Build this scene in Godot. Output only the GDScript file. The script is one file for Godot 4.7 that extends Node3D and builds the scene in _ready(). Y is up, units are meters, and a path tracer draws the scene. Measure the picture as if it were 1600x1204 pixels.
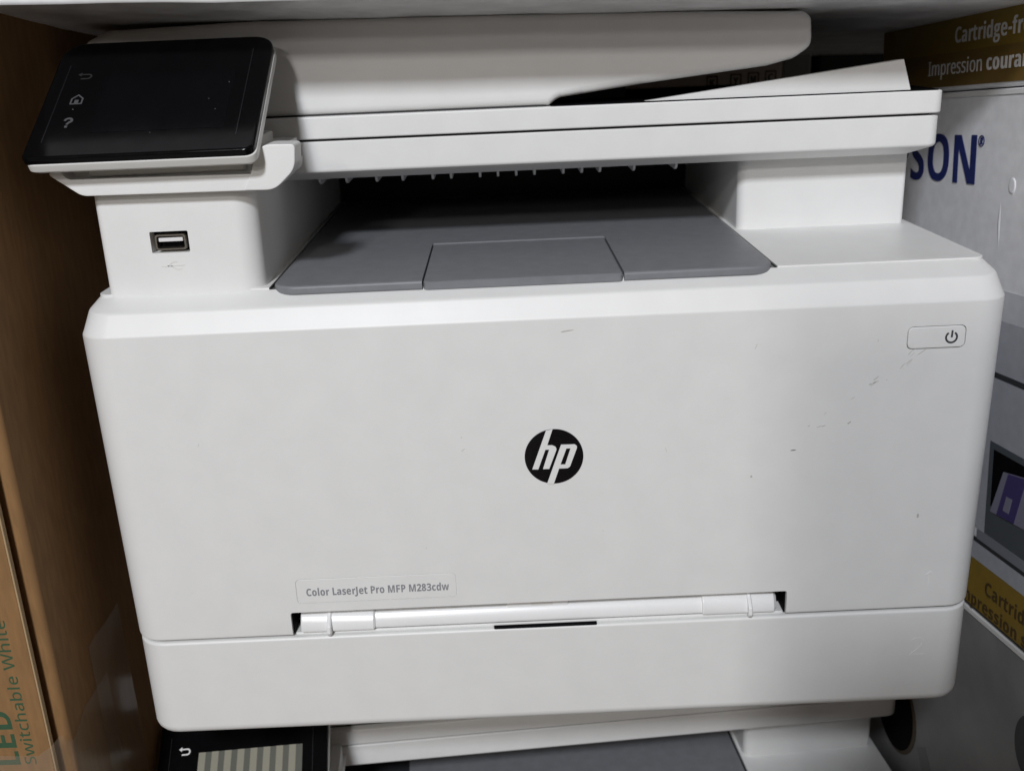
extends Node3D
# A multifunction printer on a stock shelf: camera, light, setting, printers, boxes.

var mat := {}

# ---------------------------------------------------------------- materials
func lin(r: float, g: float, b: float) -> Color:
	return Color(r, g, b).linear_to_srgb()

func noise_tex(freq: float, lo: float, hi: float, sd: int, octaves := 4, size := 512) -> NoiseTexture2D:
	var n := FastNoiseLite.new()
	n.noise_type = FastNoiseLite.TYPE_SIMPLEX_SMOOTH
	n.frequency = freq
	n.seed = sd
	n.fractal_octaves = octaves
	var t := NoiseTexture2D.new()
	t.width = size
	t.height = size
	t.seamless = true
	t.normalize = true
	t.noise = n
	var g := Gradient.new()
	g.set_color(0, Color(lo, lo, lo))
	g.set_color(1, Color(hi, hi, hi))
	t.color_ramp = g
	return t

func make_mat(key: String, c: Color, rough: float, opts := {}) -> StandardMaterial3D:
	var m := StandardMaterial3D.new()
	m.resource_name = key
	m.albedo_color = c
	m.roughness = rough
	m.metallic = opts.get("metal", 0.0)
	m.metallic_specular = opts.get("spec", 0.5)
	if opts.has("tex") or opts.has("bump"):
		m.uv1_triplanar = true
		var s: float = opts.get("scale", 8.0)
		m.uv1_scale = opts.get("scale3", Vector3(s, s, s))
	if opts.get("tex") != null:
		m.albedo_texture = opts.tex
	if opts.has("rtex"):
		m.roughness_texture = opts.rtex
	if opts.has("bump"):
		m.heightmap_enabled = true
		m.heightmap_texture = opts.bump
		m.heightmap_scale = opts.get("bump_scale", 0.02)
	if opts.has("coat"):
		m.clearcoat_enabled = true
		m.clearcoat = opts.coat
		m.clearcoat_roughness = 0.04
	if opts.get("both", false):
		m.cull_mode = BaseMaterial3D.CULL_DISABLED
	mat[key] = m
	return m

func materials() -> void:
	var mottle := noise_tex(0.007, 0.98, 1.0, 3, 6)
	var grain := noise_tex(0.32, 0.0, 1.0, 5, 3, 1024)
	var fibre := noise_tex(0.03, 0.93, 1.0, 8, 5)
	var flute := noise_tex(0.03, 0.87, 1.0, 31, 5)
	var finger := noise_tex(0.012, 0.35, 1.0, 17, 5)
	var waves := noise_tex(0.012, 0.0, 1.0, 12, 3)
	var smear := noise_tex(0.01, 0.86, 1.0, 21, 5)
	make_mat("white", lin(0.76, 0.757, 0.745), 0.42, {"tex": mottle, "bump": grain, "bump_scale": 0.0035, "scale": 9.0})
	make_mat("white_gloss", lin(0.80, 0.80, 0.80), 0.26, {"tex": mottle, "scale": 7.0})
	make_mat("frame_white", lin(0.70, 0.695, 0.67), 0.35, {"tex": mottle, "scale": 7.0})
	make_mat("grey_tray", lin(0.195, 0.20, 0.215), 0.48, {"tex": fibre, "bump": grain, "bump_scale": 0.004, "scale": 6.0})
	make_mat("glass_black", lin(0.003, 0.003, 0.0035), 0.22, {"spec": 0.27, "tex": null, "rtex": finger, "scale": 9.0})
	make_mat("display", lin(0.0036, 0.0036, 0.0048), 0.24, {"spec": 0.27, "tex": null, "rtex": finger, "scale": 9.0})
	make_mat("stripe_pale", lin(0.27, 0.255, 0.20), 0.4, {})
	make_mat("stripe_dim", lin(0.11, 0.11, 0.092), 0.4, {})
	make_mat("outline", lin(0.016, 0.016, 0.018), 0.3, {})
	make_mat("icon_dim", lin(0.020, 0.020, 0.020), 0.5, {})
	make_mat("icon_grey", lin(0.075, 0.075, 0.08), 0.5, {})
	make_mat("dust", lin(0.14, 0.14, 0.14), 0.9, {})
	make_mat("dark", lin(0.012, 0.012, 0.013), 0.6, {})
	make_mat("black", lin(0.004, 0.004, 0.005), 0.6, {"spec": 0.12})
	make_mat("charcoal", lin(0.03, 0.031, 0.034), 0.5, {})
	make_mat("emblem_black", lin(0.006, 0.006, 0.007), 0.12, {})
	make_mat("print_grey", lin(0.25, 0.25, 0.27), 0.6, {})
	make_mat("symbol", lin(0.045, 0.045, 0.05), 0.6, {})
	make_mat("steel", lin(0.62, 0.58, 0.52), 0.28, {"metal": 1.0})
	make_mat("scuff", lin(0.22, 0.21, 0.20), 0.7, {})
	make_mat("scuff_light", lin(0.46, 0.45, 0.43), 0.6, {})
	make_mat("scuff_faint", lin(0.57, 0.56, 0.54), 0.6, {})
	make_mat("cardboard", lin(0.275, 0.146, 0.055), 0.85, {"tex": flute, "bump": waves, "bump_scale": 0.006, "scale3": Vector3(14, 2.5, 14)})
	make_mat("cardboard_edge", lin(0.42, 0.30, 0.17), 0.9, {"tex": fibre, "scale": 30.0})
	make_mat("green_ink", lin(0.03, 0.085, 0.04), 0.7, {"tex": fibre, "scale": 20.0})
	make_mat("box_white", lin(0.81, 0.81, 0.83), 0.38, {"tex": fibre, "bump": waves, "bump_scale": 0.012, "scale": 6.0})
	make_mat("box_pale", lin(0.60, 0.605, 0.64), 0.4, {"tex": fibre, "scale": 6.0})
	make_mat("box_grey", lin(0.42, 0.43, 0.47), 0.4, {"tex": fibre, "scale": 6.0})
	make_mat("box_shaded", lin(0.26, 0.26, 0.265), 0.42, {"tex": smear, "bump": waves, "bump_scale": 0.02, "scale": 4.0})  # lowest carton's shade mostly put into this grey
	make_mat("gold", lin(0.25, 0.162, 0.026), 0.4, {"tex": fibre, "scale": 6.0})
	make_mat("gold_deep", lin(0.18, 0.11, 0.026), 0.4, {"tex": fibre, "scale": 6.0})
	make_mat("navy", lin(0.008, 0.016, 0.11), 0.4, {})
	make_mat("print_white", lin(0.72, 0.71, 0.70), 0.4, {})
	make_mat("print_brown", lin(0.06, 0.036, 0.010), 0.5, {})
	make_mat("band_print", lin(0.17, 0.17, 0.17), 0.45, {})
	make_mat("slate", lin(0.075, 0.085, 0.095), 0.45, {})
	make_mat("slate_pale", lin(0.20, 0.21, 0.24), 0.45, {})
	make_mat("purple", lin(0.055, 0.038, 0.145), 0.45, {})
	make_mat("lilac", lin(0.21, 0.205, 0.27), 0.45, {})
	make_mat("toner_pink", lin(0.74, 0.64, 0.60), 0.5, {"tex": fibre, "scale": 6.0})
	make_mat("toner_grey", lin(0.34, 0.34, 0.35), 0.5, {"tex": fibre, "scale": 6.0})
	make_mat("film", lin(0.86, 0.86, 0.87), 0.32, {"tex": smear, "bump": waves, "bump_scale": 0.12, "scale": 5.0, "both": true})
	make_mat("floor", lin(0.64, 0.60, 0.54), 0.5, {"tex": fibre, "scale": 1.0})
	make_mat("shelf", lin(0.05, 0.048, 0.045), 0.7, {"tex": fibre, "scale": 3.0})
	var tape := make_mat("tape", Color(0.75, 0.68, 0.6, 0.11), 0.2, {"both": true})
	tape.transparency = BaseMaterial3D.TRANSPARENCY_ALPHA
	var bag := make_mat("bag", lin(0.32, 0.31, 0.30), 0.35, {"both": true, "tex": smear, "scale": 20.0})
	bag.metallic_specular = 0.6

# ---------------------------------------------------------------- mesh kernel
# A shape is a PackedVector3Array of triangles, counter-clockwise seen from outside.
func smooth_mesh(tris: PackedVector3Array, m: Material, angle := 38.0) -> ArrayMesh:
	var n := tris.size() / 3
	var face := PackedVector3Array()
	face.resize(n)
	var at := {}
	for i in n:
		var a := tris[i * 3]
		face[i] = (tris[i * 3 + 1] - a).cross(tris[i * 3 + 2] - a)
		for k in 3:
			var key := Vector3i((tris[i * 3 + k] * 200000.0).round())
			if not at.has(key):
				at[key] = PackedInt32Array()
			at[key].append(i)
	var v := PackedVector3Array()
	var nn := PackedVector3Array()
	var lim := cos(deg_to_rad(angle))
	for i in n:
		if face[i].length_squared() < 1e-22:
			continue
		var fn := face[i].normalized()
		for k in [0, 2, 1]:
			var p := tris[i * 3 + k]
			var s := Vector3()
			for j in at[Vector3i((p * 200000.0).round())]:
				if face[j].length_squared() > 1e-22 and face[j].normalized().dot(fn) > lim:
					s += face[j]
			v.append(p)
			nn.append(s.normalized())
	var arr := []
	arr.resize(Mesh.ARRAY_MAX)
	arr[Mesh.ARRAY_VERTEX] = v
	arr[Mesh.ARRAY_NORMAL] = nn
	var am := ArrayMesh.new()
	am.add_surface_from_arrays(Mesh.PRIMITIVE_TRIANGLES, arr)
	am.surface_set_material(0, m)
	return am

func quad(t: PackedVector3Array, a: Vector3, b: Vector3, c: Vector3, d: Vector3) -> void:
	t.append_array([a, b, c, a, c, d])

func loft(rings: Array, cap0 := true, cap1 := true) -> PackedVector3Array:
	var t := PackedVector3Array()
	for i in rings.size() - 1:
		var r0: PackedVector3Array = rings[i]
		var r1: PackedVector3Array = rings[i + 1]
		var n := r0.size()
		for k in n:
			quad(t, r0[k], r0[(k + 1) % n], r1[(k + 1) % n], r1[k])
	if cap1:
		cap(t, rings[-1], false)
	if cap0:
		cap(t, rings[0], true)
	return t

func cap(t: PackedVector3Array, r: PackedVector3Array, flip: bool) -> void:
	# planar polygon ring, any shape
	var nrm := Vector3()
	for i in r.size():
		nrm += r[i].cross(r[(i + 1) % r.size()])
	nrm = nrm.normalized()
	var ax := nrm.cross(Vector3.UP if absf(nrm.y) < 0.8 else Vector3.BACK).normalized()
	var ay := nrm.cross(ax)
	var p2 := PackedVector2Array()
	for p in r:
		p2.append(Vector2((p - r[0]).dot(ax), (p - r[0]).dot(ay)) * 2000.0)
	var idx := Geometry2D.triangulate_polygon(p2)
	if idx.is_empty():
		# drop points that crowd together, then try again
		var keep := PackedInt32Array()
		var slim := PackedVector2Array()
		for i in p2.size():
			if slim.is_empty() or slim[-1].distance_to(p2[i]) > 0.12:
				slim.append(p2[i])
				keep.append(i)
		idx = Geometry2D.triangulate_polygon(slim)
		for i in idx.size():
			idx[i] = keep[idx[i]]
		if idx.is_empty():
			print("cap failed ", r.size(), " ", r[0], " ", p2)
	for i in range(0, idx.size(), 3):
		var a := r[idx[i]]
		var b := r[idx[i + 1]]
		var c := r[idx[i + 2]]
		var same := (b - a).cross(c - a).dot(nrm) > 0.0
		if same == flip:
			t.append_array([a, c, b])
		else:
			t.append_array([a, b, c])

# rounded rectangle in plan, counter-clockwise from above; radii front-right, back-right, back-left, front-left
func plan(x0: float, x1: float, z0: float, z1: float, y: float, rad: Array, seg := 6) -> PackedVector3Array:
	var out := PackedVector3Array()
	var corner := [[x1, z1, -PI / 2, 1, 1], [x1, z0, 0.0, 1, -1], [x0, z0, PI / 2, -1, -1], [x0, z1, PI, -1, 1]]
	for q in 4:
		var r: float = maxf(rad[q], 0.00015)
		var cx: float = corner[q][0] - corner[q][3] * r
		var cz: float = corner[q][1] - corner[q][4] * r
		for i in seg + 1:
			var a: float = corner[q][2] + PI / 2 * i / seg
			out.append(Vector3(cx + r * cos(a), y, cz - r * sin(a)))
	return out

func slab(x0: float, x1: float, y0: float, y1: float, z0: float, z1: float, rad = 0.003, top := 0.001, bottom := 0.001, seg := 3) -> PackedVector3Array:
	var rr: Array = rad if rad is Array else [rad, rad, rad, rad]
	var most := minf(x1 - x0, z1 - z0) * 0.49
	rr = rr.map(func(q): return minf(q, most))
	top = minf(top, most * 0.8)
	bottom = minf(bottom, most * 0.8)
	var rings := []
	for i in seg + 1:
		var a := PI / 2 * i / seg
		var ins := bottom * (1.0 - sin(a))
		rings.append(plan(x0 + ins, x1 - ins, z0 + ins, z1 - ins, y0 + bottom * (1.0 - cos(a)), rr.map(func(q): return q - ins)))
	for i in seg + 1:
		var a := PI / 2 * i / seg
		var ins := top * (1.0 - cos(a))
		rings.append(plan(x0 + ins, x1 - ins, z0 + ins, z1 - ins, y1 - top * (1.0 - sin(a)), rr.map(func(q): return q - ins)))
	return loft(rings)

# outline in x-y (counter-clockwise from +z) pushed along z, rounded front edge
func extrude(poly: PackedVector2Array, z0: float, z1: float, bev := 0.0, seg := 3, back_bev := 0.0) -> PackedVector3Array:
	var n := poly.size()
	var inw := PackedVector2Array()
	for i in n:
		var d0 := (poly[i] - poly[(i + n - 1) % n]).normalized()
		var d1 := (poly[(i + 1) % n] - poly[i]).normalized()
		var n0 := Vector2(-d0.y, d0.x)
		var n1 := Vector2(-d1.y, d1.x)
		inw.append((n0 + n1) / maxf(0.35, 1.0 + n0.dot(n1)))
	# keep the rounding small enough for the outline's tightest corner
	for tries in 8:
		var test := PackedVector2Array()
		for i in n:
			test.append((poly[i] + inw[i] * bev) * 2000.0)
		if bev <= 0.0 or not Geometry2D.triangulate_polygon(test).is_empty():
			break
		bev *= 0.6
	var rings := []
	var put := func(ins: float, z: float):
		var r := PackedVector3Array()
		for i in n:
			var p: Vector2 = poly[i] + inw[i] * ins
			r.append(Vector3(p.x, p.y, z))
		rings.append(r)
	if back_bev > 0.0:
		put.call(back_bev, z0)
		put.call(0.0, z0 + back_bev)
	else:
		put.call(0.0, z0)
	if bev > 0.0:
		for i in seg + 1:
			var a := PI / 2 * i / seg
			put.call(bev * (1.0 - cos(a)), z1 - bev * (1.0 - sin(a)))
	else:
		put.call(0.0, z1)
	return loft(rings)

func round_poly(pts: Array, radius, seg := 5) -> PackedVector2Array:
	var out := PackedVector2Array()
	var n := pts.size()
	for i in n:
		var p: Vector2 = pts[i]
		var a: Vector2 = pts[(i + n - 1) % n]
		var b: Vector2 = pts[(i + 1) % n]
		var r: float = radius[i] if radius is Array else radius
		if r <= 0.0:
			out.append(p)
			continue
		var da := (a - p).normalized()
		var db := (b - p).normalized()
		var cut_len := minf(r / maxf(tan(da.angle_to(db) / 2.0 if da.angle_to(db) > 0 else -da.angle_to(db) / 2.0), 0.05), minf(p.distance_to(a), p.distance_to(b)) * 0.48)
		for k in seg + 1:
			var t := float(k) / seg
			var q0 := p + da * cut_len
			var q1 := p + db * cut_len
			out.append(q0.lerp(p, t).lerp(p.lerp(q1, t), t))
	return out

func moved(t: PackedVector3Array, x: Transform3D) -> PackedVector3Array:
	var o := PackedVector3Array()
	for p in t:
		o.append(x * p)
	return o

func box(x0: float, x1: float, y0: float, y1: float, z0: float, z1: float) -> PackedVector3Array:
	return slab(x0, x1, y0, y1, z0, z1, 0.0004, 0.0003, 0.0003, 1)

func tube(path: PackedVector3Array, r: float, seg := 8) -> PackedVector3Array:
	var rings := []
	for i in path.size():
		var d := (path[mini(i + 1, path.size() - 1)] - path[maxi(i - 1, 0)]).normalized()
		var s := d.cross(Vector3.UP if absf(d.y) < 0.9 else Vector3.RIGHT).normalized()
		var u := s.cross(d)
		var ring := PackedVector3Array()
		for k in seg:
			var a := TAU * k / seg
			ring.append(path[i] + (s * cos(a) + u * sin(a)) * r)
		rings.append(ring)
	return loft(rings)

# flat bar strokes in x-y, raised along z
func stroke(pts: Array, w: float, z0: float, z1: float, closed := false) -> PackedVector3Array:
	var t := PackedVector3Array()
	var n := pts.size()
	for i in (n if closed else n - 1):
		var a: Vector2 = pts[i]
		var b: Vector2 = pts[(i + 1) % n]
		var d := (b - a).normalized() * w * 0.5
		var s := Vector2(-d.y, d.x)
		t.append_array(extrude(PackedVector2Array([a - d * 0.6 - s, b + d * 0.6 - s, b + d * 0.6 + s, a - d * 0.6 + s]), z0, z1 + i * 0.0000004))
	return t

func cut(tris: PackedVector3Array, holes: Array) -> PackedVector3Array:
	var root := CSGCombiner3D.new()
	root.name = "cutter"
	add_child(root)
	var body := CSGMesh3D.new()
	body.mesh = smooth_mesh(tris, null)
	root.add_child(body)
	for h in holes:
		var k := CSGMesh3D.new()
		k.mesh = smooth_mesh(h, null)
		k.operation = CSGShape3D.OPERATION_SUBTRACTION
		root.add_child(k)
	await get_tree().process_frame
	await get_tree().process_frame
	var out := PackedVector3Array()
	var r := root.bake_static_mesh()
	if r and r.get_surface_count():
		for s in r.get_surface_count():
			var a := r.surface_get_arrays(s)
			var v: PackedVector3Array = a[Mesh.ARRAY_VERTEX]
			var ix = a[Mesh.ARRAY_INDEX]
			if ix == null or ix.is_empty():
				ix = PackedInt32Array(range(v.size()))
			for i in range(0, ix.size(), 3):
				out.append_array([v[ix[i]], v[ix[i + 2]], v[ix[i + 1]]])
	else:
		print("cut failed")
		out = tris
	remove_child(root)
	root.queue_free()
	return out

# ---------------------------------------------------------------- objects
func part(called: String, tris: PackedVector3Array, m: String, parent: Node, angle := 38.0) -> MeshInstance3D:
	var o := MeshInstance3D.new()
	o.name = called
	o.mesh = smooth_mesh(tris, mat[m], angle)
	parent.add_child(o, true)
	return o

func thing(called: String, label: String, category: String, at := Vector3.ZERO, group := "") -> Node3D:
	var o := Node3D.new()
	o.name = called
	o.position = at
	o.set_meta("label", label)
	o.set_meta("category", category)
	if group:
		o.set_meta("group", group)
	add_child(o, true)
	return o

# lettering fitted to a width and cap height; origin at the left of the baseline
func lettering(text: String, bold: bool, width: float, cap_h: float, depth: float, m: String, parent: Node, x: Transform3D, called := "lettering") -> MeshInstance3D:
	var f := SystemFont.new()
	f.font_names = PackedStringArray(["Droid Sans"])
	f.font_weight = 700 if bold else 400
	var tm := TextMesh.new()
	tm.font = f
	tm.text = text
	tm.font_size = 64
	tm.pixel_size = 0.01
	tm.depth = 0.02
	tm.horizontal_alignment = HORIZONTAL_ALIGNMENT_LEFT
	var probe := TextMesh.new()
	probe.font = f
	probe.text = "H"
	probe.font_size = 64
	probe.pixel_size = 0.01
	probe.depth = 0.02
	var cap_bb := probe.get_aabb()
	# measure on the real outline
	var arr := tm.get_mesh_arrays()
	var v: PackedVector3Array = arr[Mesh.ARRAY_VERTEX]
	var pv: PackedVector3Array = probe.get_mesh_arrays()[Mesh.ARRAY_VERTEX]
	var lo := Vector3(1e9, 1e9, 1e9)
	var hi := -lo
	for p in v:
		lo = lo.min(p)
		hi = hi.max(p)
	var plo := 1e9
	var phi := -1e9
	for p in pv:
		plo = minf(plo, p.y)
		phi = maxf(phi, p.y)
	var sx := width / (hi.x - lo.x)
	var sy := cap_h / (phi - plo)
	# the single-line text and the probe share their vertical centring
	var o := MeshInstance3D.new()
	o.name = called
	var st := SurfaceTool.new()
	st.begin(Mesh.PRIMITIVE_TRIANGLES)
	var ix = arr[Mesh.ARRAY_INDEX]
	if ix == null or ix.is_empty():
		ix = PackedInt32Array(range(v.size()))
	var t := PackedVector3Array()
	for i in range(0, ix.size(), 3):
		for k in [0, 2, 1]:
			var p := v[ix[i + k]]
			t.append(x * Vector3((p.x - lo.x) * sx, (p.y - plo) * sy, (p.z - lo.z) / (hi.z - lo.z) * depth))
	o.mesh = smooth_mesh(t, mat[m], 20.0)
	parent.add_child(o, true)
	return o

func arc(cx: float, cy: float, r: float, a0: float, a1: float, n: int) -> Array:
	var o := []
	for i in n + 1:
		var a := deg_to_rad(lerpf(a0, a1, float(i) / n))
		o.append(Vector2(cx + r * cos(a), cy + r * sin(a)))
	return o

# ---------------------------------------------------------------- the printer
func make_printer(called: String, label: String, opts: Dictionary) -> Node3D:
	var o := thing(called, label, "printer")
	var sh: float = opts.get("panel_shift", 0.0)
	var lower: bool = opts.get("lower", false)
	# --- paper cassette
	var tray := slab(-0.2103, 0.2103, 0.0025, 0.0578, -0.40, 0.0, [0.015, 0.004, 0.004, 0.015], 0.0014, 0.006, 4)
	if not lower:
		tray = await cut(tray, [slab(-0.031, 0.022, 0.0573, 0.062, -0.03, 0.01, 0.001, 0.001, 0.0012)])
	var pt := part("paper_tray", tray, "white", o)
	if not lower:
		part("notch_shade", slab(-0.0305, 0.0215, 0.0562, 0.05745, -0.0295, -0.0008, 0.001, 0.0002, 0.0002), "black", pt)  # black slab fills the notch in place of its shade
		lettering("2", false, 0.0075, 0.0105, 0.0003, "white", pt, Transform3D(Basis(), Vector3(0.1795, 0.0315, -0.00018)), "embossed_number")
	# --- base and rear of the body
	part("body_shell", slab(-0.208, 0.208, 0.050, 0.2285, -0.41, -0.036, [0.004, 0.02, 0.02, 0.004], 0.002, 0.002), "white", o)
	for q in [[-0.17, -0.06], [0.17, -0.06], [-0.17, -0.36], [0.17, -0.36]]:
		part("foot", slab(q[0] - 0.012, q[0] + 0.012, 0.0, 0.004, q[1] - 0.012, q[1] + 0.012, 0.004, 0.0005, 0.0005), "dark", o)
	# --- front door with bevelled top rim
	var rings := []
	var R := [0.015, 0.001, 0.001, 0.015]
	for q in [[0.0012, 0.0592], [0.0004, 0.0596], [0.0, 0.0605], [0.0, 0.2158], [0.00035, 0.2168], [0.0010, 0.2177], [0.0052, 0.2252], [0.0057, 0.2259], [0.0066, 0.2264], [0.0180, 0.2307], [0.0186, 0.2309], [0.0192, 0.2310]]:
		var ix: float = q[0] * 0.53 if q[0] < 0.0058 else 0.0030 + (q[0] - 0.0057) * 0.27
		ix -= lerpf(0.0007, 0.0023, clampf((q[1] - 0.0592) / 0.157, 0.0, 1.0))
		var r: float = 0.015 - q[0] * 0.25
		rings.append(plan(-0.21 + ix, 0.21 - ix, -0.036, -q[0], q[1], [r, 0.001, 0.001, r], 8))
	var door := loft(rings)
	var recess := slab(-0.1262 + sh, 0.1088, 0.2240, 0.24, -0.05, -0.0193, 0.001, 0.0005, 0.0005)
	if lower:
		door = await cut(door, [recess])
	else:
		door = await cut(door, [
			recess,
			slab(-0.1304, 0.1155, 0.050, 0.0722, -0.030, 0.01, 0.0008, 0.0012, 0.001),
			button_shape(0.1641, 0.1909, 0.1946, 0.2054, 0.0030, -0.0016, 0.01),
			button_shape(-0.1262, -0.0474, 0.0770, 0.0905, 0.0026, -0.0005, 0.01)])
	var fd := part("front_door", door, "white", o, 30.0)
	if not lower:
		door_details(o, fd)
	# --- top deck
	var deck := slab(-0.2027, 0.2027, 0.2300, 0.2318, -0.405, -0.0192, [0.006, 0.01, 0.01, 0.006], 0.0003, 0.0001)
	deck = await cut(deck, [slab(-0.1262 + sh, 0.1088, 0.2240, 0.24, -0.27, 0.01, 0.0012, 0.0005, 0.0005)])
	for i in deck.size():
		var p := deck[i]
		p.x += signf(p.x) * 0.0033 * clampf((p.z + 0.108) / 0.089, 0.0, 1.0) * smoothstep(0.15, 0.2, absf(p.x))
		deck[i] = p
	part("top_deck", deck, "white", o)
	# --- pillars
	var lp := slab(-0.1998 + sh, -0.1283 + sh, 0.2300, 0.284, -0.39, -0.0185, [0.010, 0.003, 0.003, 0.0035], 0.001, 0.0006)
	if not lower:
		lp = await cut(lp, [slab(-0.1769, -0.1596, 0.2502, 0.2600, -0.0255, 0.0, 0.0003, 0.0006, 0.0006)])
	var lpn := part("left_pillar", lp, "white", o)
	if not lower:
		usb_port(o, lpn)
	part("right_pillar", slab(0.1106, 0.2010, 0.2300, 0.2760, -0.39, -0.1100, [0.0022, 0.003, 0.003, 0.0055], 0.001, 0.001), "white", o)
	# --- output bin
	var ot := slab(-0.1242, 0.1066, 0.2292, 0.2334, -0.262, -0.0128, [0.011, 0.002, 0.002, 0.011], 0.0012, 0.0012)
	ot = await cut(ot, [slab(-0.0552, 0.0372, 0.22, 0.24, -0.1008, 0.0, 0.0012, 0.0003, 0.0003)])
	var otn := part("output_tray", ot, "grey_tray", o)
	var fl := loft([plan(-0.0546, 0.0366, -0.1002, -0.0127, 0.2293, [0.002, 0.001, 0.001, 0.002], 3), plan(-0.0546, 0.0366, -0.1002, -0.0127, 0.2325, [0.002, 0.001, 0.001, 0.002], 3), plan(-0.0541, 0.0361, -0.0985, -0.0134, 0.2330, [0.002, 0.001, 0.001, 0.002], 3)])
	part("paper_stop_flap", fl, "grey_tray", otn)
	part("bay_floor", slab(-0.13 + sh, 0.112, 0.2262, 0.2289, -0.30, -0.0365, 0.001, 0.0002, 0.0002), "charcoal", o)
	part("bay_back", slab(-0.13 + sh, 0.112, 0.2262, 0.276, -0.33, -0.272, 0.001, 0.0002, 0.0002), "dark", o)
	part("exit_roller_bar", slab(-0.12 + sh, 0.105, 0.2655, 0.2715, -0.24, -0.165, 0.001, 0.0006, 0.0006), "charcoal", o)
	if not lower:
		for x in [-0.1136, -0.0994, -0.0834, -0.0695, -0.0534, -0.0436, -0.0281, -0.0185, -0.0087, 0.0011, 0.0165, 0.0264, 0.0361, 0.0543, 0.0768]:
			var fin := round_poly([Vector2(-0.20, 0.2715), Vector2(-0.185, 0.2657), Vector2(-0.1130, 0.2657), Vector2(-0.1100, 0.2672), Vector2(-0.1080, 0.2715)], 0.0006, 2)
			part("exit_rib", moved(extrude(fin, -0.0006, 0.0006), Transform3D(Basis(Vector3(0, 0, 1), Vector3(0, 1, 0), Vector3(-1, 0, 0)), Vector3(x, 0, 0))), "white_gloss", o)
		for x in [-0.098, -0.062, -0.024, 0.008, 0.045, 0.072]:
			part("exit_roller", tube(PackedVector3Array([Vector3(x - 0.006, 0.262, -0.20), Vector3(x + 0.006, 0.262, -0.20)]), 0.005, 12), "charcoal", o)
	# --- scanner base: bevelled underside
	var sb := []
	for q in [[0.0105, 0.2706], [0.0098, 0.2707], [0.0010, 0.2748], [0.0003, 0.2756], [0.0, 0.2766], [0.0, 0.2898], [0.0006, 0.2904]]:
		sb.append(plan(-0.2065 + q[0] + sh, 0.2065 - q[0], -0.40, -0.085 - q[0], q[1], [0.006, 0.006, 0.006, 0.006]))
	part("scanner_base", loft(sb), "white", o)
	part("scanner_seal", slab(-0.203 + sh, 0.203, 0.2900, 0.2925, -0.39, -0.0885, 0.004, 0.0002, 0.0002), "dark", o)
	part("scanner_lid", slab(-0.207 + sh, 0.207, 0.2916, 0.3026, -0.20, -0.0845, 0.005, 0.0008, 0.0008), "white", o)
	part("lid_seal", slab(-0.204 + sh, 0.0085, 0.3021, 0.3034, -0.195, -0.0895, 0.004, 0.0002, 0.0002), "dark", o)
	# --- document feeder
	var up: float = opts.get("feeder_rise", 0.0)
	var pts := [Vector2(-0.2185, 0.3032), Vector2(0.0088, 0.3032), Vector2(0.0140, 0.3066), Vector2(0.0260, 0.3080), Vector2(0.0563, 0.3116), Vector2(0.1180, 0.3176), Vector2(0.1315, 0.3207), Vector2(0.1402, 0.3262), Vector2(0.1392, 0.3400), Vector2(0.1355, 0.3426 + up), Vector2(0.086, 0.3447 + up), Vector2(-0.008, 0.3470 + up), Vector2(-0.133, 0.3488 + up), Vector2(-0.205, 0.3472 + up), Vector2(-0.2195, 0.3420 + up)]
	var pr := round_poly(pts, [0.014, 0.0, 0.006, 0.01, 0.02, 0.012, 0.009, 0.007, 0.006, 0.005, 0.02, 0.02, 0.02, 0.01, 0.008])
	var ad := extrude(pr, -0.39, -0.0875, 0.0036, 5)
	for i in ad.size():
		var p := ad[i]
		if p.y > 0.315:
			p.y -= maxf(0.0, -0.100 - p.z) * 0.10 * clampf((p.y - 0.315) / 0.02, 0.0, 1.0)
			ad[i] = p
	part("document_feeder", ad, "white", o)
	part("throat_shade", slab(0.004, 0.052, 0.3030, 0.3085, -0.34, -0.125, 0.003, 0.0005, 0.0005), "dark", o)  # dark block put in for the shade inside the feeder opening
	# --- document input tray: a ramp rising to the right
	var ramp := round_poly([Vector2(0.0285, 0.2998), Vector2(0.1922, 0.3005), Vector2(0.1868, 0.3180), Vector2(0.1850, 0.3178)], [0.0, 0.0, 0.0006, 0.001], 3)
	part("document_tray", extrude(ramp, -0.0935, -0.0893, 0.0008, 2), "white", o)
	part("black_output_sheet", slab(-0.02, 0.200, 0.2906, 0.2925, -0.395, -0.2085, 0.002, 0.0005, 0.0005), "black", o)  # black sheet painting the shade over the scanner base
	part("black_output_sheet", slab(0.0095, 0.205, 0.3022, 0.3031, -0.1995, -0.0868, 0.002, 0.0003, 0.0003), "black", o)
	control_panel(o, sh, lower)
	return o

func button_shape(x0: float, x1: float, y0: float, y1: float, r: float, z0: float, z1: float, bev := 0.0) -> PackedVector3Array:
	return extrude(round_poly([Vector2(x0, y0), Vector2(x1, y0), Vector2(x1, y1), Vector2(x0, y1)], r, 5), z0, z1, bev, 3)

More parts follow.
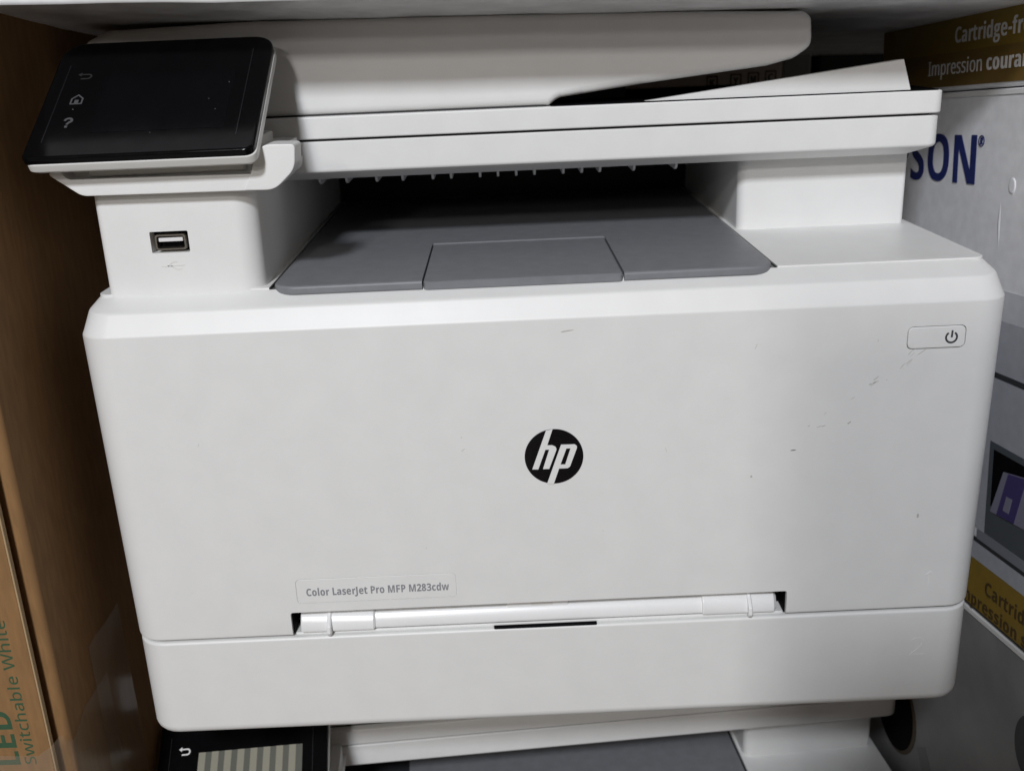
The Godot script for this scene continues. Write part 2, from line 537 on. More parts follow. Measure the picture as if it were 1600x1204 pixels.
func door_details(o: Node3D, fd: MeshInstance3D) -> void:
	# power button
	var pb := part("power_button", button_shape(0.16445, 0.19055, 0.19495, 0.20505, 0.0027, -0.003, 0.0003, 0.0004), "white", o)
	var sym := stroke(arc(0.1842, 0.1998, 0.0025, -230, 50, 18), 0.00085, 0.0002, 0.00042)
	sym.append_array(stroke([Vector2(0.1843, 0.2000), Vector2(0.1844, 0.2028)], 0.00085, 0.0002, 0.00044))
	part("power_symbol", sym, "symbol", pb)
	# maker's round emblem
	var disc := PackedVector2Array()
	var er := 0.0138
	var ec := Vector2(0.0021, 0.1497)
	for i in 64:
		disc.append(ec + Vector2(cos(TAU * i / 64), sin(TAU * i / 64)) * er)
	var em := part("emblem", extrude(disc, -0.0006, 0.00035, 0.0001, 2), "emblem_black", o)
	var px := func(l: Array) -> PackedVector2Array:
		var r := PackedVector2Array()
		for q in l:
			var X: float = (q[0] - 685.0) / 370.0
			var Y: float = (590.0 - q[1]) / 345.0
			r.append(ec + Vector2(X + 0.045 * Y, Y - 0.045 * X) * er)
		if Geometry2D.is_polygon_clockwise(r):
			r.reverse()
		return r
	part("emblem_letter", extrude(px.call([[578, 262], [413, 752], [490, 752], [575, 503], [622, 500], [548, 747], [628, 745], [712, 510], [715, 488], [700, 462], [660, 445], [598, 445], [660, 246]]), 0.0002, 0.0006, 0.00012, 2), "white", em)
	var p := PackedVector3Array()
	for l in [[[770, 437], [605, 932], [688, 938], [768, 688], [838, 485], [845, 436]], [[845, 436], [838, 485], [890, 483], [970, 478], [968, 452], [940, 432]], [[890, 483], [828, 688], [890, 712], [970, 478]], [[768, 688], [752, 740], [862, 735], [890, 712], [828, 688]]]:
		p.append_array(extrude(px.call(l), 0.0002, 0.0006))
	part("emblem_letter", p, "white", em)
	# model badge
	var bd := part("model_badge", button_shape(-0.12595, -0.04765, 0.07725, 0.09025, 0.0024, -0.002, -0.0001, 0.0002), "white", o)
	lettering("Color LaserJet Pro MFP M283cdw", true, 0.0700, 0.0040, 0.0002, "print_grey", bd, Transform3D(Basis(), Vector3(-0.1213, 0.0812, -0.0001)))
	lettering("1", false, 0.003, 0.008, 0.0003, "white", fd, Transform3D(Basis(), Vector3(0.1835, 0.0715, -0.0001)), "embossed_number")
	# single-sheet slot at the bottom of the door
	part("slot_shade", slab(-0.1300, 0.1151, 0.0589, 0.0719, -0.034, -0.0125, 0.001, 0.0002, 0.0002), "black", o)  # black plate painting the dark depth of the slot
	part("slot_floor", slab(-0.1300, 0.1150, 0.0576, 0.0588, -0.0285, -0.0035, 0.001, 0.0004, 0.0004), "white", o)
	for x in [-0.1303, 0.1148]:  # black end plates put in for shade at the slot's ends
		part("slot_end_shade", slab(x, x + 0.0006, 0.0590, 0.0718, -0.029, -0.0022, 0.0002, 0.0001, 0.0001), "black", o)
	var prof := PackedVector2Array()
	for q in [[-0.020, 0.0595], [-0.0040, 0.0595], [-0.0028, 0.0601], [-0.0024, 0.0612], [-0.0030, 0.0640], [-0.0046, 0.0668], [-0.0068, 0.0684], [-0.020, 0.0690]]:
		prof.append(Vector2(q[0], q[1]))
	var turn := func(x: float) -> Transform3D: return Transform3D(Basis(Vector3(0, 0, 1), Vector3(0, 1, 0), Vector3(-1, 0, 0)), Vector3(x, 0, 0))
	var bar := part("single_sheet_tray", moved(extrude(prof, -0.1115, 0.1265, 0.0012, 3, 0.0012), turn.call(0.0)), "white_gloss", o)
	part("pull_tab", slab(-0.0235, 0.0075, 0.0660, 0.0716, -0.018, -0.0048, 0.001, 0.0008, 0.0003), "white_gloss", bar)
	part("tab_mark", slab(-0.0115, -0.0005, 0.0676, 0.0694, -0.0060, -0.0046, 0.0004, 0.0002, 0.0002), "frame_white", bar)
	for g in [[-0.1265, -0.0895, -0.1120, -1.0], [0.0740, 0.1105, 0.0975, 1.0]]:
		var gp := PackedVector2Array()
		for q in prof:
			gp.append(Vector2(q.x + 0.0015, q.y + (0.0006 if q.y > 0.062 else 0.0)))
		gp[-2] = Vector2(-0.0062, 0.0700)
		gp[-1] = Vector2(-0.020, 0.0712)
		part("paper_guide", moved(extrude(gp, -float(g[1]), -float(g[0]), 0.0008, 3, 0.0008), turn.call(0.0)), "white_gloss", bar)
		var fin := round_poly([Vector2(-0.020, 0.0590), Vector2(0.0012, 0.0588), Vector2(0.0022, 0.0606), Vector2(0.0016, 0.0640), Vector2(-0.0026, 0.0680), Vector2(-0.0060, 0.0718), Vector2(-0.020, 0.0720)], 0.0008, 3)
		part("guide_fin", moved(extrude(fin, -0.0011, 0.0011, 0.0006, 2, 0.0006), turn.call(float(g[2]))), "white_gloss", bar)
	# scuffs
	var rng := RandomNumberGenerator.new()
	rng.seed = 7
	var marks := []
	for i in 14:
		var k := rng.randf()
		marks.append([lerpf(0.172, 0.122, k) + rng.randf_range(-0.003, 0.003), lerpf(0.194, 0.160, k) + rng.randf_range(-0.003, 0.003), rng.randf_range(0.0012, 0.006), rng.randf_range(0.0003, 0.0008), rng.randf_range(0.3, 0.9), "scuff_faint"])
	for i in 10:
		marks.append([rng.randf_range(-0.19, 0.19), rng.randf_range(0.085, 0.21), rng.randf_range(0.0006, 0.004), rng.randf_range(0.0003, 0.0009), rng.randf_range(0.0, 3.0), "scuff_faint"])
	for s in marks + [[0.1149, 0.1475, 0.0030, 0.0009, 0.1, "scuff"], [0.1284, 0.1591, 0.0028, 0.0007, 0.3, "scuff_light"], [0.1403, 0.1601, 0.0026, 0.0009, 0.6, "scuff_light"], [0.0954, 0.1349, 0.0015, 0.0014, 0.0, "scuff_light"], [0.1488, 0.1787, 0.0022, 0.0008, 0.2, "scuff_light"], [0.0093, 0.2105, 0.0080, 0.0008, 0.12, "scuff_light"], [0.1712, 0.1931, 0.0060, 0.0005, 0.6, "scuff_light"], [0.1660, 0.1890, 0.0050, 0.0004, 0.7, "scuff_light"], [0.177, 0.1104, 0.0016, 0.0030, 0.0, "scuff_light"]]:
		var pl := PackedVector2Array()
		for i in 9:
			var a := TAU * i / 9
			var k := rng.randf_range(0.55, 1.0)
			pl.append(Vector2(s[0], s[1]) + (Vector2(cos(a) * s[2] * 0.5, sin(a) * s[3] * 0.5) * k).rotated(s[4]))
		part("scuff_mark", extrude(pl, -0.0002, 0.00006), s[5], fd)

func usb_port(o: Node3D, pillar: MeshInstance3D) -> void:
	var cx := -0.1681
	var cy := 0.2549
	var us := part("usb_port", slab(-0.1768, -0.1597, 0.2503, 0.2599, -0.0254, -0.0248, 0.0002, 0.0001, 0.0001), "black", o)
	var outer := round_poly([Vector2(cx - 0.0069, cy - 0.0035), Vector2(cx + 0.0069, cy - 0.0035), Vector2(cx + 0.0069, cy + 0.0035), Vector2(cx - 0.0069, cy + 0.0035)], 0.0012, 3)
	var shell := PackedVector3Array()
	var n := outer.size()
	var inner := PackedVector2Array()
	for q in outer:
		inner.append(Vector2(cx, cy) + (q - Vector2(cx, cy)) * Vector2(0.90, 0.80))
	for i in n:
		var j := (i + 1) % n
		var a := Vector3(outer[i].x, outer[i].y, 0)
		var b := Vector3(outer[j].x, outer[j].y, 0)
		var c := Vector3(inner[i].x, inner[i].y, 0)
		var d := Vector3(inner[j].x, inner[j].y, 0)
		var F := Vector3(0, 0, -0.0192)
		var B := Vector3(0, 0, -0.0250)
		quad(shell, a + B, b + B, b + F, a + F)
		quad(shell, a + F, b + F, d + F, c + F)
		quad(shell, c + F, d + F, d + B, c + B)
	part("metal_shell", shell, "steel", us)
	part("contact_tongue", slab(cx - 0.0055, cx + 0.0055, cy + 0.0002, cy + 0.0019, -0.0249, -0.0198, 0.0003, 0.0002, 0.0002), "print_white", us)
	var s := PackedVector3Array()
	var z := -0.0186
	var z1 := -0.01838
	s.append_array(stroke([Vector2(-0.1735, 0.2440), Vector2(-0.1630, 0.2443)], 0.0005, z, z1))
	s.append_array(stroke([Vector2(-0.1705, 0.2441), Vector2(-0.1685, 0.2458), Vector2(-0.1662, 0.2459)], 0.0005, z, z1))
	s.append_array(stroke([Vector2(-0.1690, 0.2441), Vector2(-0.1668, 0.2425), Vector2(-0.1645, 0.2426)], 0.0005, z, z1))
	part("embossed_symbol", s, "frame_white", pillar)

func control_panel(o: Node3D, sh: float, lower: bool) -> void:
	# cradle under the screen
	var cr := round_poly([Vector2(-0.2150, 0.2886), Vector2(-0.2010, 0.2782), Vector2(-0.1180, 0.2775), Vector2(-0.1160, 0.2846), Vector2(-0.2062, 0.2856), Vector2(-0.2090, 0.2898)], [0.003, 0.008, 0.003, 0.002, 0.004, 0.002], 6)
	var cradle := extrude(cr, -0.086, -0.0110, 0.0004, 2)
	var end := round_poly([Vector2(-0.1300, 0.2778), Vector2(-0.1165, 0.2774), Vector2(-0.1068, 0.2860), Vector2(-0.1056, 0.2967), Vector2(-0.1215, 0.2972), Vector2(-0.1262, 0.2850)], [0.001, 0.010, 0.010, 0.002, 0.008, 0.006], 6)
	var b := part("panel_cradle", moved(cradle, Transform3D(Basis(), Vector3(sh, 0, 0))), "white", o)
	part("cradle_end", moved(extrude(end, -0.0260, -0.0106, 0.0008, 3), Transform3D(Basis(), Vector3(sh, 0, 0))), "white", b)
	part("cradle_insert", moved(slab(-0.2075, -0.1180, 0.2800, 0.2935, -0.085, -0.0185, 0.003, 0.001, 0.001), Transform3D(Basis(), Vector3(sh, 0, 0))), "white", b)
	part("hinge_block", moved(slab(-0.1990, -0.1290, 0.2860, 0.2975, -0.080, -0.0150, 0.002, 0.001, 0.001), Transform3D(Basis(), Vector3(sh, 0, 0))), "frame_white", b)
	# tilted screen unit; local x right, y up the face, z out of it
	var el := deg_to_rad(32.5)
	var fr := Transform3D(Basis(Vector3(1, 0, 0), Vector3(0, sin(el), -cos(el)), Vector3(0, cos(el), sin(el))), Vector3(-0.1700 + sh, 0.2955, 0.0020))
	var w := 0.0492
	var h := 0.0848
	var out := round_poly([Vector2(-w, 0.0), Vector2(w, 0.0), Vector2(w, h), Vector2(-w, h)], [0.004, 0.005, 0.011, 0.013], 8)
	var fo := round_poly([Vector2(-w + 0.0012, -0.0006), Vector2(w + 0.0006, -0.0006), Vector2(w + 0.0006, h), Vector2(-w + 0.0012, h)], [0.004, 0.005, 0.011, 0.013], 8)
	var frame := part("screen_frame", moved(extrude(fo, -0.0085, -0.0020, 0.0006, 2, 0.003), fr), "frame_white", o)
	part("touch_glass", moved(extrude(out, -0.0022, 0.0012, 0.0014, 4), fr), "glass_black", frame)
	var z := 0.0011
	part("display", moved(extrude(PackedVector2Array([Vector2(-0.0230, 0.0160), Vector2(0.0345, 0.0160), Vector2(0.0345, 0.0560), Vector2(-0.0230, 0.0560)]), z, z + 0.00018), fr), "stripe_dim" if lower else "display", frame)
	for q in [[Vector2(-0.0425, 0.0105), Vector2(-0.0425, 0.0660)], [Vector2(0.0405, 0.0105), Vector2(0.0405, 0.0740)]]:
		part("screen_outline", moved(stroke(q, 0.0003, z, z + 0.0002), fr), "outline", frame)
	if lower:  # screen stripes, taken for a lamp's reflection, painted as pale bars
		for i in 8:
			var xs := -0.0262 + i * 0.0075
			part("painted_stripe", moved(extrude(PackedVector2Array([Vector2(xs, 0.004), Vector2(xs + 0.0040, 0.004), Vector2(xs + 0.0044, 0.0560), Vector2(xs + 0.0004, 0.0560)]), z, z + 0.0003), fr), "stripe_pale", frame)
	var home := stroke([Vector2(-0.0362, 0.0370), Vector2(-0.0362, 0.0407), Vector2(-0.0338, 0.0433), Vector2(-0.0314, 0.0407), Vector2(-0.0314, 0.0370)], 0.0007, z, z + 0.00025, true)
	home.append_array(extrude(PackedVector2Array([Vector2(-0.0347, 0.0373), Vector2(-0.0329, 0.0373), Vector2(-0.0329, 0.0397), Vector2(-0.0347, 0.0397)]), z, z + 0.0003))
	part("home_icon", moved(home, fr), "icon_grey", frame)
	var help := stroke(arc(-0.0342, 0.0250, 0.0015, 170, -50, 8), 0.0011, z, z + 0.00025)
	help.append_array(stroke([Vector2(-0.0335, 0.0239), Vector2(-0.0343, 0.0225)], 0.0011, z, z + 0.00027))
	help.append_array(stroke([Vector2(-0.0344, 0.0205), Vector2(-0.0344, 0.0211)], 0.0012, z, z + 0.00029))
	part("help_icon", moved(help, fr), "icon_grey", frame)
	var back := stroke([Vector2(-0.0362, 0.0588), Vector2(-0.0325, 0.0588)], 0.0008, z, z + 0.00025)
	back.append_array(stroke(arc(-0.0328, 0.0572, 0.0016, 90, -90, 7), 0.0008, z, z + 0.00026))
	back.append_array(stroke([Vector2(-0.0328, 0.0556), Vector2(-0.0355, 0.0556)], 0.0008, z, z + 0.00027))
	back.append_array(extrude(PackedVector2Array([Vector2(-0.0375, 0.0588), Vector2(-0.0358, 0.0574), Vector2(-0.0358, 0.0602)]), z, z + 0.0003))
	part("back_icon", moved(back, fr), "print_white" if lower else "icon_dim", frame)
	if not lower:
		var rng := RandomNumberGenerator.new()
		rng.seed = 11
		for i in 5:
			var c := Vector2(rng.randf_range(-0.042, 0.044), rng.randf_range(0.006, 0.062))
			var l := rng.randf_range(0.0002, 0.0009)
			part("dust_speck", moved(stroke([c, c + Vector2(l, 0).rotated(rng.randf_range(1.6, 2.6))], 0.00022, z, z + 0.0002), fr), "dust", frame)

# ---------------------------------------------------------------- boxes of the right-hand stack
const STACK_AT := Vector3(0.235, 0.0, -0.2)

func stack_frame() -> Transform3D:
	var h := Vector3(0.07508, 0.08495, 0.99355).normalized()
	var v := (Vector3.UP - h * h.y).normalized()
	return Transform3D(Basis(-h, v, (-h).cross(v)), STACK_AT)   # local x runs away along the face, z points left

# lettering on the stack's face: s to the viewer, t up
func face_x(s: float, t: float, out := 0.0) -> Transform3D:
	var h := Vector3(0.07508, 0.08495, 0.99355).normalized()
	var v := (Vector3.UP - h * h.y).normalized()
	var n := v.cross(h)
	return Transform3D(Basis(h, v, -n), STACK_AT + h * s + v * t - n * out)

# a plate on the face of the stack
func face_plate(poly: Array, z0: float, z1: float) -> PackedVector3Array:
	var p := PackedVector2Array()
	for q in poly:
		p.append(Vector2(q[0], q[1]))
	if Geometry2D.is_polygon_clockwise(p):
		p.reverse()
	# mirror-free: local x is h, y is v, z is out of the face (h x v = -n_out), so swap winding
	var t := extrude(p, 0.0, 1.0)
	var o := PackedVector3Array()
	var f := face_x(0, 0)
	for i in range(0, t.size(), 3):
		for k in [0, 1, 2]:
			var q := t[i + k]
			o.append(f * Vector3(q.x, q.y, lerpf(z0, z1, q.z)))
	return o

func rect(s0: float, s1: float, t0: float, t1: float) -> Array:
	return [[s0, t0], [s1, t0], [s1, t1], [s0, t1]]

func carton_block(s0: float, s1: float, t0: float, t1: float, deep: float) -> PackedVector3Array:
	var f := face_x(0, 0)
	return moved(slab(s0, s1, t0, t1, -deep, 0.0, 0.0025, 0.0022, 0.0022), f)

func right_stack() -> void:
	# top carton: only its gold band shows
	var a := thing("printer_carton", "white printer carton with gold text band, topmost of the right-hand stack under the shelf", "carton", Vector3.ZERO, "printer cartons stacked on the right")
	part("carton_body", carton_block(-0.017, 0.40, 0.2920, 0.420, 0.30), "box_white", a)
	part("gold_band", face_plate(rect(-0.0150, 0.398, 0.3130, 0.3307), -0.001, 0.0004), "gold", a)
	part("bronze_band", face_plate(rect(-0.0150, 0.398, 0.2946, 0.3130), -0.001, 0.0004), "gold_deep", a)
	lettering("Cartridge-free printing", true, 0.128, 0.0083, 0.0003, "print_white", a, face_x(0.0757, 0.3175, 0.0003))
	lettering("Impression", false, 0.0588, 0.0080, 0.0003, "print_white", a, face_x(0.0464, 0.3013, 0.0003))
	lettering("courante", true, 0.0520, 0.0080, 0.0003, "print_white", a, face_x(0.1100, 0.3013, 0.0003))
	# middle carton
	var b := thing("printer_carton", "white printer carton with blue maker's name and printed picture of a grey printer", "carton", Vector3.ZERO, "printer cartons stacked on the right")
	part("carton_body", carton_block(0.004, 0.42, 0.0030, 0.2915, 0.30), "box_white", b)
	part("top_edge", face_plate(rect(0.008, 0.41, 0.2885, 0.2908), -0.001, 0.0006), "print_white", b)
	lettering("EPSON", true, 0.118, 0.0262, 0.0003, "navy", b, face_x(-0.0132, 0.2419, 0.0002))
	lettering("®", false, 0.0058, 0.0058, 0.0003, "navy", b, face_x(0.1066, 0.2622, 0.0002), "registered_mark")
	part("picture_ground", face_plate(rect(0.03, 0.40, 0.1440, 0.1888), -0.001, 0.0003), "box_pale", b)
	part("printed_lid", face_plate(rect(0.03, 0.40, 0.1446, 0.1729), -0.001, 0.0005), "box_grey", b)
	part("lid_gap", face_plate(rect(0.03, 0.40, 0.1415, 0.1443), -0.001, 0.0006), "charcoal", b)
	part("printed_front", face_plate(rect(0.03, 0.40, 0.0520, 0.1415), -0.001, 0.0004), "box_grey", b)
	part("printed_recess", face_plate([[0.1385, 0.0520], [0.40, 0.0520], [0.40, 0.1030], [0.1385, 0.1060]], -0.001, 0.0007), "slate", b)
	part("printed_hollow", face_plate([[0.1430, 0.0700], [0.40, 0.0690], [0.40, 0.1000], [0.1428, 0.1022]], -0.001, 0.0009), "black", b)
	part("printed_ink_box", face_plate([[0.1432, 0.0667], [0.1810, 0.0692], [0.1900, 0.0990], [0.1535, 0.0930]], -0.001, 0.0011), "lilac", b)
	part("printed_label", face_plate([[0.1500, 0.0675], [0.1665, 0.0685], [0.1750, 0.0960], [0.1585, 0.0935]], -0.001, 0.0013), "purple", b)
	part("printed_label", face_plate([[0.1560, 0.0720], [0.1615, 0.0722], [0.1640, 0.0810], [0.1585, 0.0808]], -0.001, 0.0015), "lilac", b)
	part("printed_foot", face_plate(rect(0.1316, 0.40, 0.0460, 0.0520), -0.001, 0.0008), "slate_pale", b)
	part("foot_gap", face_plate(rect(0.03, 0.40, 0.0435, 0.0460), -0.001, 0.0006), "charcoal", b)
	part("printed_base", face_plate(rect(0.03, 0.40, 0.0330, 0.0435), -0.001, 0.0005), "box_grey", b)
	part("gold_band", face_plate(rect(0.006, 0.41, 0.0042, 0.0330), -0.001, 0.0004), "gold", b)
	lettering("Cartridge-free printing", true, 0.128, 0.0080, 0.0003, "print_brown", b, face_x(0.1429, 0.0168, 0.0003))
	lettering("Impression sans cartouche", true, 0.150, 0.0075, 0.0003, "print_brown", b, face_x(0.1136, 0.0052, 0.0003))
	# dent and crease in its face
	var f := face_x(0.1416, 0.243, 0.0)
	var dn := PackedVector2Array()
	for i in 10:
		dn.append(Vector2(cos(TAU * i / 10) * 0.0030, sin(TAU * i / 10) * 0.0042))
	part("dent", moved(extrude(dn, -0.001, 0.0006, 0.0006, 3), f), "box_white", b)
	part("crease", moved(tube(PackedVector3Array([Vector3(-0.010, 0.001, -0.0026), Vector3(-0.0105, -0.02, -0.0020), Vector3(-0.0095, -0.045, -0.0026)]), 0.0024, 14), f), "box_white", b)
	# bottom carton
	var c := thing("printer_carton", "printer carton painted grey for its shade, with dark round prints, lowest of the right-hand stack", "carton", Vector3.ZERO, "printer cartons stacked on the right")
	part("carton_body", carton_block(0.002, 0.44, -0.330, 0.0012, 0.30), "box_shaded", c)
	part("top_edge", face_plate(rect(0.006, 0.43, -0.0018, 0.0008), -0.001, 0.0006), "print_white", c)
	for q in [[0.0440, -0.116, 0.0290, 0.030, "print_brown", 0.0004], [0.0425, -0.116, 0.0265, 0.0285, "black", 0.0007], [0.1960, -0.0480, 0.0150, 0.0190, "charcoal", 0.0004]]:
		var e := []
		for i in 28:
			e.append([q[0] + cos(TAU * i / 28) * q[2], q[1] + sin(TAU * i / 28) * q[3]])
		part("printed_disc", face_plate(e, -0.001, q[5]), q[4], c)
	part("printed_band", face_plate([[0.075, -0.125], [0.086, -0.118], [0.150, -0.200], [0.150, -0.235]], -0.001, 0.0003), "band_print", c)  # darker diagonal band on the carton face

# ---------------------------------------------------------------- the left carton
func left_carton() -> void:
	var o := thing("cardboard_carton", "tall brown cardboard carton standing left of the printers, green lettering on its flap", "carton")
	part("carton_body", slab(-0.62, -0.2358, -0.45, 0.3600, -0.50, 0.0300, [0.0030, 0.003, 0.003, 0.004], 0.002, 0.002), "cardboard", o)
	var tilt := Transform3D(Basis(Vector3(0, 1, 0), deg_to_rad(-1.5)), Vector3(-0.2420, 0, 0.0338))
	var fl := part("front_flap", moved(slab(-0.36, 0.0, -0.42, 0.34, 0.0, 0.0034, 0.0008, 0.001, 0.001), tilt), "cardboard", o)
	# torn paper lip along the flap's cut edge
	part("flap_edge", moved(slab(-0.0005, 0.0005, -0.42, 0.34, 0.0004, 0.0031, 0.0003, 0.0002, 0.0002), tilt), "cardboard_edge", fl)
	var up := Basis(Vector3(0, 1, 0), Vector3(-1, 0, 0), Vector3(0, 0, 1))
	lettering("Switchable White", false, 0.0785, 0.0054, 0.0002, "green_ink", fl, tilt * Transform3D(up, Vector3(-0.0080, 0.0186, 0.0033)))
	lettering("LED", true, 0.0300, 0.0108, 0.0002, "green_ink", fl, tilt * Transform3D(up, Vector3(-0.0157, 0.0186, 0.0033)))
	# clear tape wrapped round the corner, over the gap
	var t := PackedVector3Array()
	var prof := [Vector2(-0.300, 0.0396), Vector2(-0.2480, 0.0382), Vector2(-0.2415, 0.0378), Vector2(-0.2385, 0.0340), Vector2(-0.2362, 0.0308), Vector2(-0.2350, 0.0280), Vector2(-0.2350, 0.0120), Vector2(-0.2352, -0.0200)]
	var rng := RandomNumberGenerator.new()
	rng.seed = 5
	var grid := []
	for j in 12:
		var row := []
		for i in prof.size():
			var w := 0.0006 if i > 1 and i < 5 else 0.00012
			row.append(Vector3(prof[i].x + rng.randf_range(0, w), lerpf(0.028, -0.12, j / 11.0) - 0.004 * sin(i * 1.7), prof[i].y + rng.randf_range(-w, w)))
		grid.append(row)
	for j in 11:
		for i in prof.size() - 1:
			quad(t, grid[j + 1][i], grid[j + 1][i + 1], grid[j][i + 1], grid[j][i])
	part("clear_tape", t, "tape", o, 60.0)
	var s := PackedVector3Array()
	for j in 14:
		var y0 := lerpf(0.055, -0.20, j / 14.0)
		var y1 := lerpf(0.055, -0.20, (j + 1) / 14.0)
		for i in 4:
			var za := lerpf(-0.0050, -0.0480, i / 4.0)
			var zb := lerpf(-0.0050, -0.0480, (i + 1) / 4.0)
			var bump := func(z: float, y: float) -> float: return 0.0009 + 0.0004 * sin(z * 190.0 + y * 23.0)
			quad(s, Vector3(-0.2358 + bump.call(za, y1), y1, za), Vector3(-0.2358 + bump.call(za, y0), y0, za), Vector3(-0.2358 + bump.call(zb, y0), y0, zb), Vector3(-0.2358 + bump.call(zb, y1), y1, zb))
	part("clear_tape", s, "tape", o, 60.0)

# ---------------------------------------------------------------- carton resting on top
func lid_y(x: float, z: float) -> float:
	return 0.3562 + 0.085 * (z + 0.03) - 0.0205 * (x + 0.22)

func top_carton() -> void:
	var o := thing("white_carton", "pale film-wrapped carton lying across the top of the printer", "carton")
	var t := PackedVector3Array()
	var nx := 60
	var nz := 40
	var n := FastNoiseLite.new()
	n.seed = 4
	n.frequency = 9.0
	var f := func(i: int, j: int) -> Vector3:
		var x := lerpf(-0.70, 0.60, i / float(nx))
		var z := lerpf(-0.56, -0.028, j / float(nz))
		var y := lid_y(x, z) + n.get_noise_2d(x, z * 1.6) * 0.0012
		if j == nz:
			y += 0.0016
		return Vector3(x, y, z)
	for i in nx:
		for j in nz:
			quad(t, f.call(i, j), f.call(i + 1, j), f.call(i + 1, j + 1), f.call(i, j + 1))
	part("underside", t, "film", o, 60.0)
	# front and upper body
	var fr := PackedVector3Array()
	for i in nx:
		var a: Vector3 = f.call(i, nz)
		var b: Vector3 = f.call(i + 1, nz)
		var up := Vector3(0, 0.0016, 0.0016)
		quad(fr, a, b, b + up, a + up)
		quad(fr, a + up, b + up, b + Vector3(0, 0.16, 0.0016), a + Vector3(0, 0.16, 0.0016))
		quad(fr, a + Vector3(0, 0.16, 0.0016), b + Vector3(0, 0.16, 0.0016), b + Vector3(0, 0.12, -0.53), a + Vector3(0, 0.12, -0.53))
	part("carton_front", fr, "box_white", o, 60.0)

func back_things() -> void:
	var o := thing("toner_carton", "pinkish grey toner carton with row of letter marks, behind the document tray", "carton")
	part("front_panel", slab(0.02, 0.2225, -0.3, 0.345, -0.60, -0.45, 0.002, 0.001, 0.001), "toner_pink", o)
	part("side_panel", slab(0.2230, 0.2480, -0.3, 0.345, -0.60, -0.4525, 0.003, 0.001, 0.001), "toner_grey", o)
	var i := 0
	for q in [["K", 0.1640], ["Y", 0.1838], ["M", 0.1985], ["C", 0.2130]]:
		var cy := 0.2915 + 0.0008 * i
		var x: float = q[1]
		part("mark_frame", stroke([Vector2(x - 0.0042, cy - 0.005), Vector2(x + 0.0042, cy - 0.005), Vector2(x + 0.0042, cy + 0.005), Vector2(x - 0.0042, cy + 0.005)], 0.0009, -0.4502, -0.4498, true), "dark", o)
		lettering(q[0], true, 0.0042, 0.0055, 0.0003, "dark", o, Transform3D(Basis(), Vector3(x - 0.0021, cy - 0.0028, -0.4500)))
		i += 1
	var d := thing("black_carton", "black carton in the gap behind the right-hand stack", "carton")
	part("carton_body", slab(0.2560, 0.42, -0.3, 0.345, -0.62, -0.458, 0.003, 0.002, 0.002), "charcoal", d)
	part("carton_lid", slab(0.2552, 0.42, 0.3465, 0.37, -0.62, -0.4572, 0.003, 0.002, 0.002), "charcoal", d)

func plastic_scrap() -> void:
	var o := thing("plastic_bag_corner", "crumpled grey plastic bag corner wedged between the brown carton and the lower printer", "plastic bag")
	var t := PackedVector3Array()
	var pts := [[Vector3(-0.2290, -0.020, -0.090), Vector3(-0.2340, -0.060, -0.086), Vector3(-0.2325, -0.105, -0.078), Vector3(-0.226, -0.150, -0.070)],
		[Vector3(-0.2215, -0.022, -0.096), Vector3(-0.2240, -0.062, -0.094), Vector3(-0.2200, -0.102, -0.086), Vector3(-0.212, -0.150, -0.082)],
		[Vector3(-0.2050, -0.024, -0.092), Vector3(-0.2080, -0.064, -0.084), Vector3(-0.2050, -0.105, -0.080), Vector3(-0.198, -0.150, -0.074)]]
	for i in 2:
		for j in 3:
			quad(t, pts[i][j + 1], pts[i + 1][j + 1], pts[i + 1][j], pts[i][j])
	part("plastic_sheet", t, "bag", o, 20.0)

func shadow_carton() -> void:  # unseen box added to block light, in place of a person
	var o := thing("shadow_carton", "added brown carton behind the camera that casts the lower right shadow", "carton")
	part("carton_body", slab(-0.010, 0.42, -0.90, 0.450, 0.50, 0.82, 0.004, 0.003, 0.003), "cardboard", o)
	part("packing_tape", slab(0.19, 0.24, -0.88, 0.4512, 0.4994, 0.8206, 0.004, 0.003, 0.003), "tape", o)

func structure(called: String, tris: PackedVector3Array, m: String) -> void:
	var s := part(called, tris, m, self)
	s.set_meta("kind", "structure")

func area_light(called: String, at: Vector3, target: Vector3, size: Vector2, energy: float, c: Color) -> void:
	var l := AreaLight3D.new()
	l.name = called
	l.area_size = size
	l.light_energy = energy
	l.light_color = c
	l.shadow_enabled = true
	l.area_range = 12.0
	l.area_attenuation = 2.0
	add_child(l)
	l.look_at_from_position(at, target)

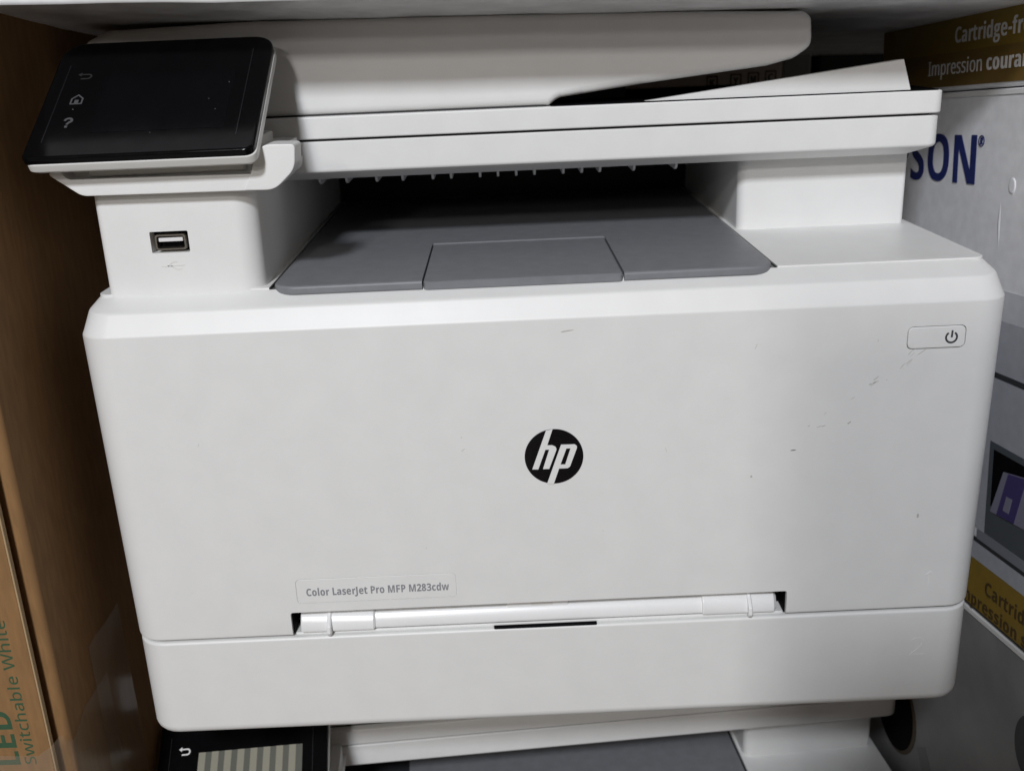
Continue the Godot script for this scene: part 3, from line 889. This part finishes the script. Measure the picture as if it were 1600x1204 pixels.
func _ready():
	# ---- camera
	var cam := Camera3D.new()
	cam.name = "camera"
	cam.position = Vector3(-0.0176, 0.3388, 0.4452)
	cam.rotation = Vector3(-0.33114, -0.00318, -0.04266)
	cam.fov = 41.099
	cam.near = 0.01
	cam.far = 40.0
	var at := CameraAttributesPhysical.new()
	at.frustum_focal_length = 32.0
	at.frustum_focus_distance = 0.47
	at.exposure_aperture = 13.0
	at.frustum_near = 0.01
	at.frustum_far = 40.0
	cam.attributes = at
	add_child(cam)
	cam.fov = 41.099
	cam.current = true
	# ---- surroundings: an unlit-ceiling storeroom's dim warm bounce
	var we := WorldEnvironment.new()
	we.name = "environment"
	var e := Environment.new()
	e.background_mode = Environment.BG_COLOR
	e.background_color = lin(0.080, 0.072, 0.061)
	e.tonemap_mode = Environment.TONE_MAPPER_LINEAR
	e.tonemap_exposure = 1.08
	e.sdfgi_enabled = true
	e.ssao_enabled = true
	e.ssil_enabled = true
	we.environment = e
	add_child(we)
	# ---- row of ceiling panels in front of the shelf, a little to the left
	var tgt := Vector3(0, 0.2, 0)
	for q in [[37.0, 1.12], [25.0, 0.56], [17.0, 0.32]]:
		var el := deg_to_rad(q[0])
		var flat := 1.35 / tan(el)
		var p := tgt + Vector3(-sin(deg_to_rad(11.5)) * flat, 1.35, cos(deg_to_rad(11.5)) * flat)
		area_light("ceiling_panel_light", p, tgt, Vector2(0.21, 0.21), 3.0 * q[1], Color(1.0, 0.985, 0.97) if q[0] < 30.0 else Color(0.96, 0.975, 1.0))
	materials()
	# ---- setting
	structure("shelf_board", slab(-0.9, 0.9, -0.80, -0.775, -0.70, 0.15, 0.002, 0.002, 0.002), "shelf")
	structure("back_light_block", slab(-0.9, 0.9, -0.775, 0.60, -0.72, -0.69, 0.002, 0.002, 0.002), "shelf")  # unseen panel added to block light from behind
	structure("floor", slab(-2.5, 2.5, -0.92, -0.90, -0.9, 5.0, 0.002, 0.002, 0.002), "floor")
	# ---- objects
	await make_printer("printer", "white multifunction laser printer with tilted black touchscreen and grey output tray, in front", {})
	var low: Node3D = await make_printer("printer", "second white printer underneath, mostly hidden by the printer standing on it", {"lower": true, "panel_shift": -0.0445, "feeder_rise": 0.0310})
	low.position = Vector3(0.0338, -0.3807, -0.0318)
	low.rotation.y = 0.0715
	right_stack()
	left_carton()
	top_carton()
	back_things()
	plastic_scrap()
	shadow_carton()
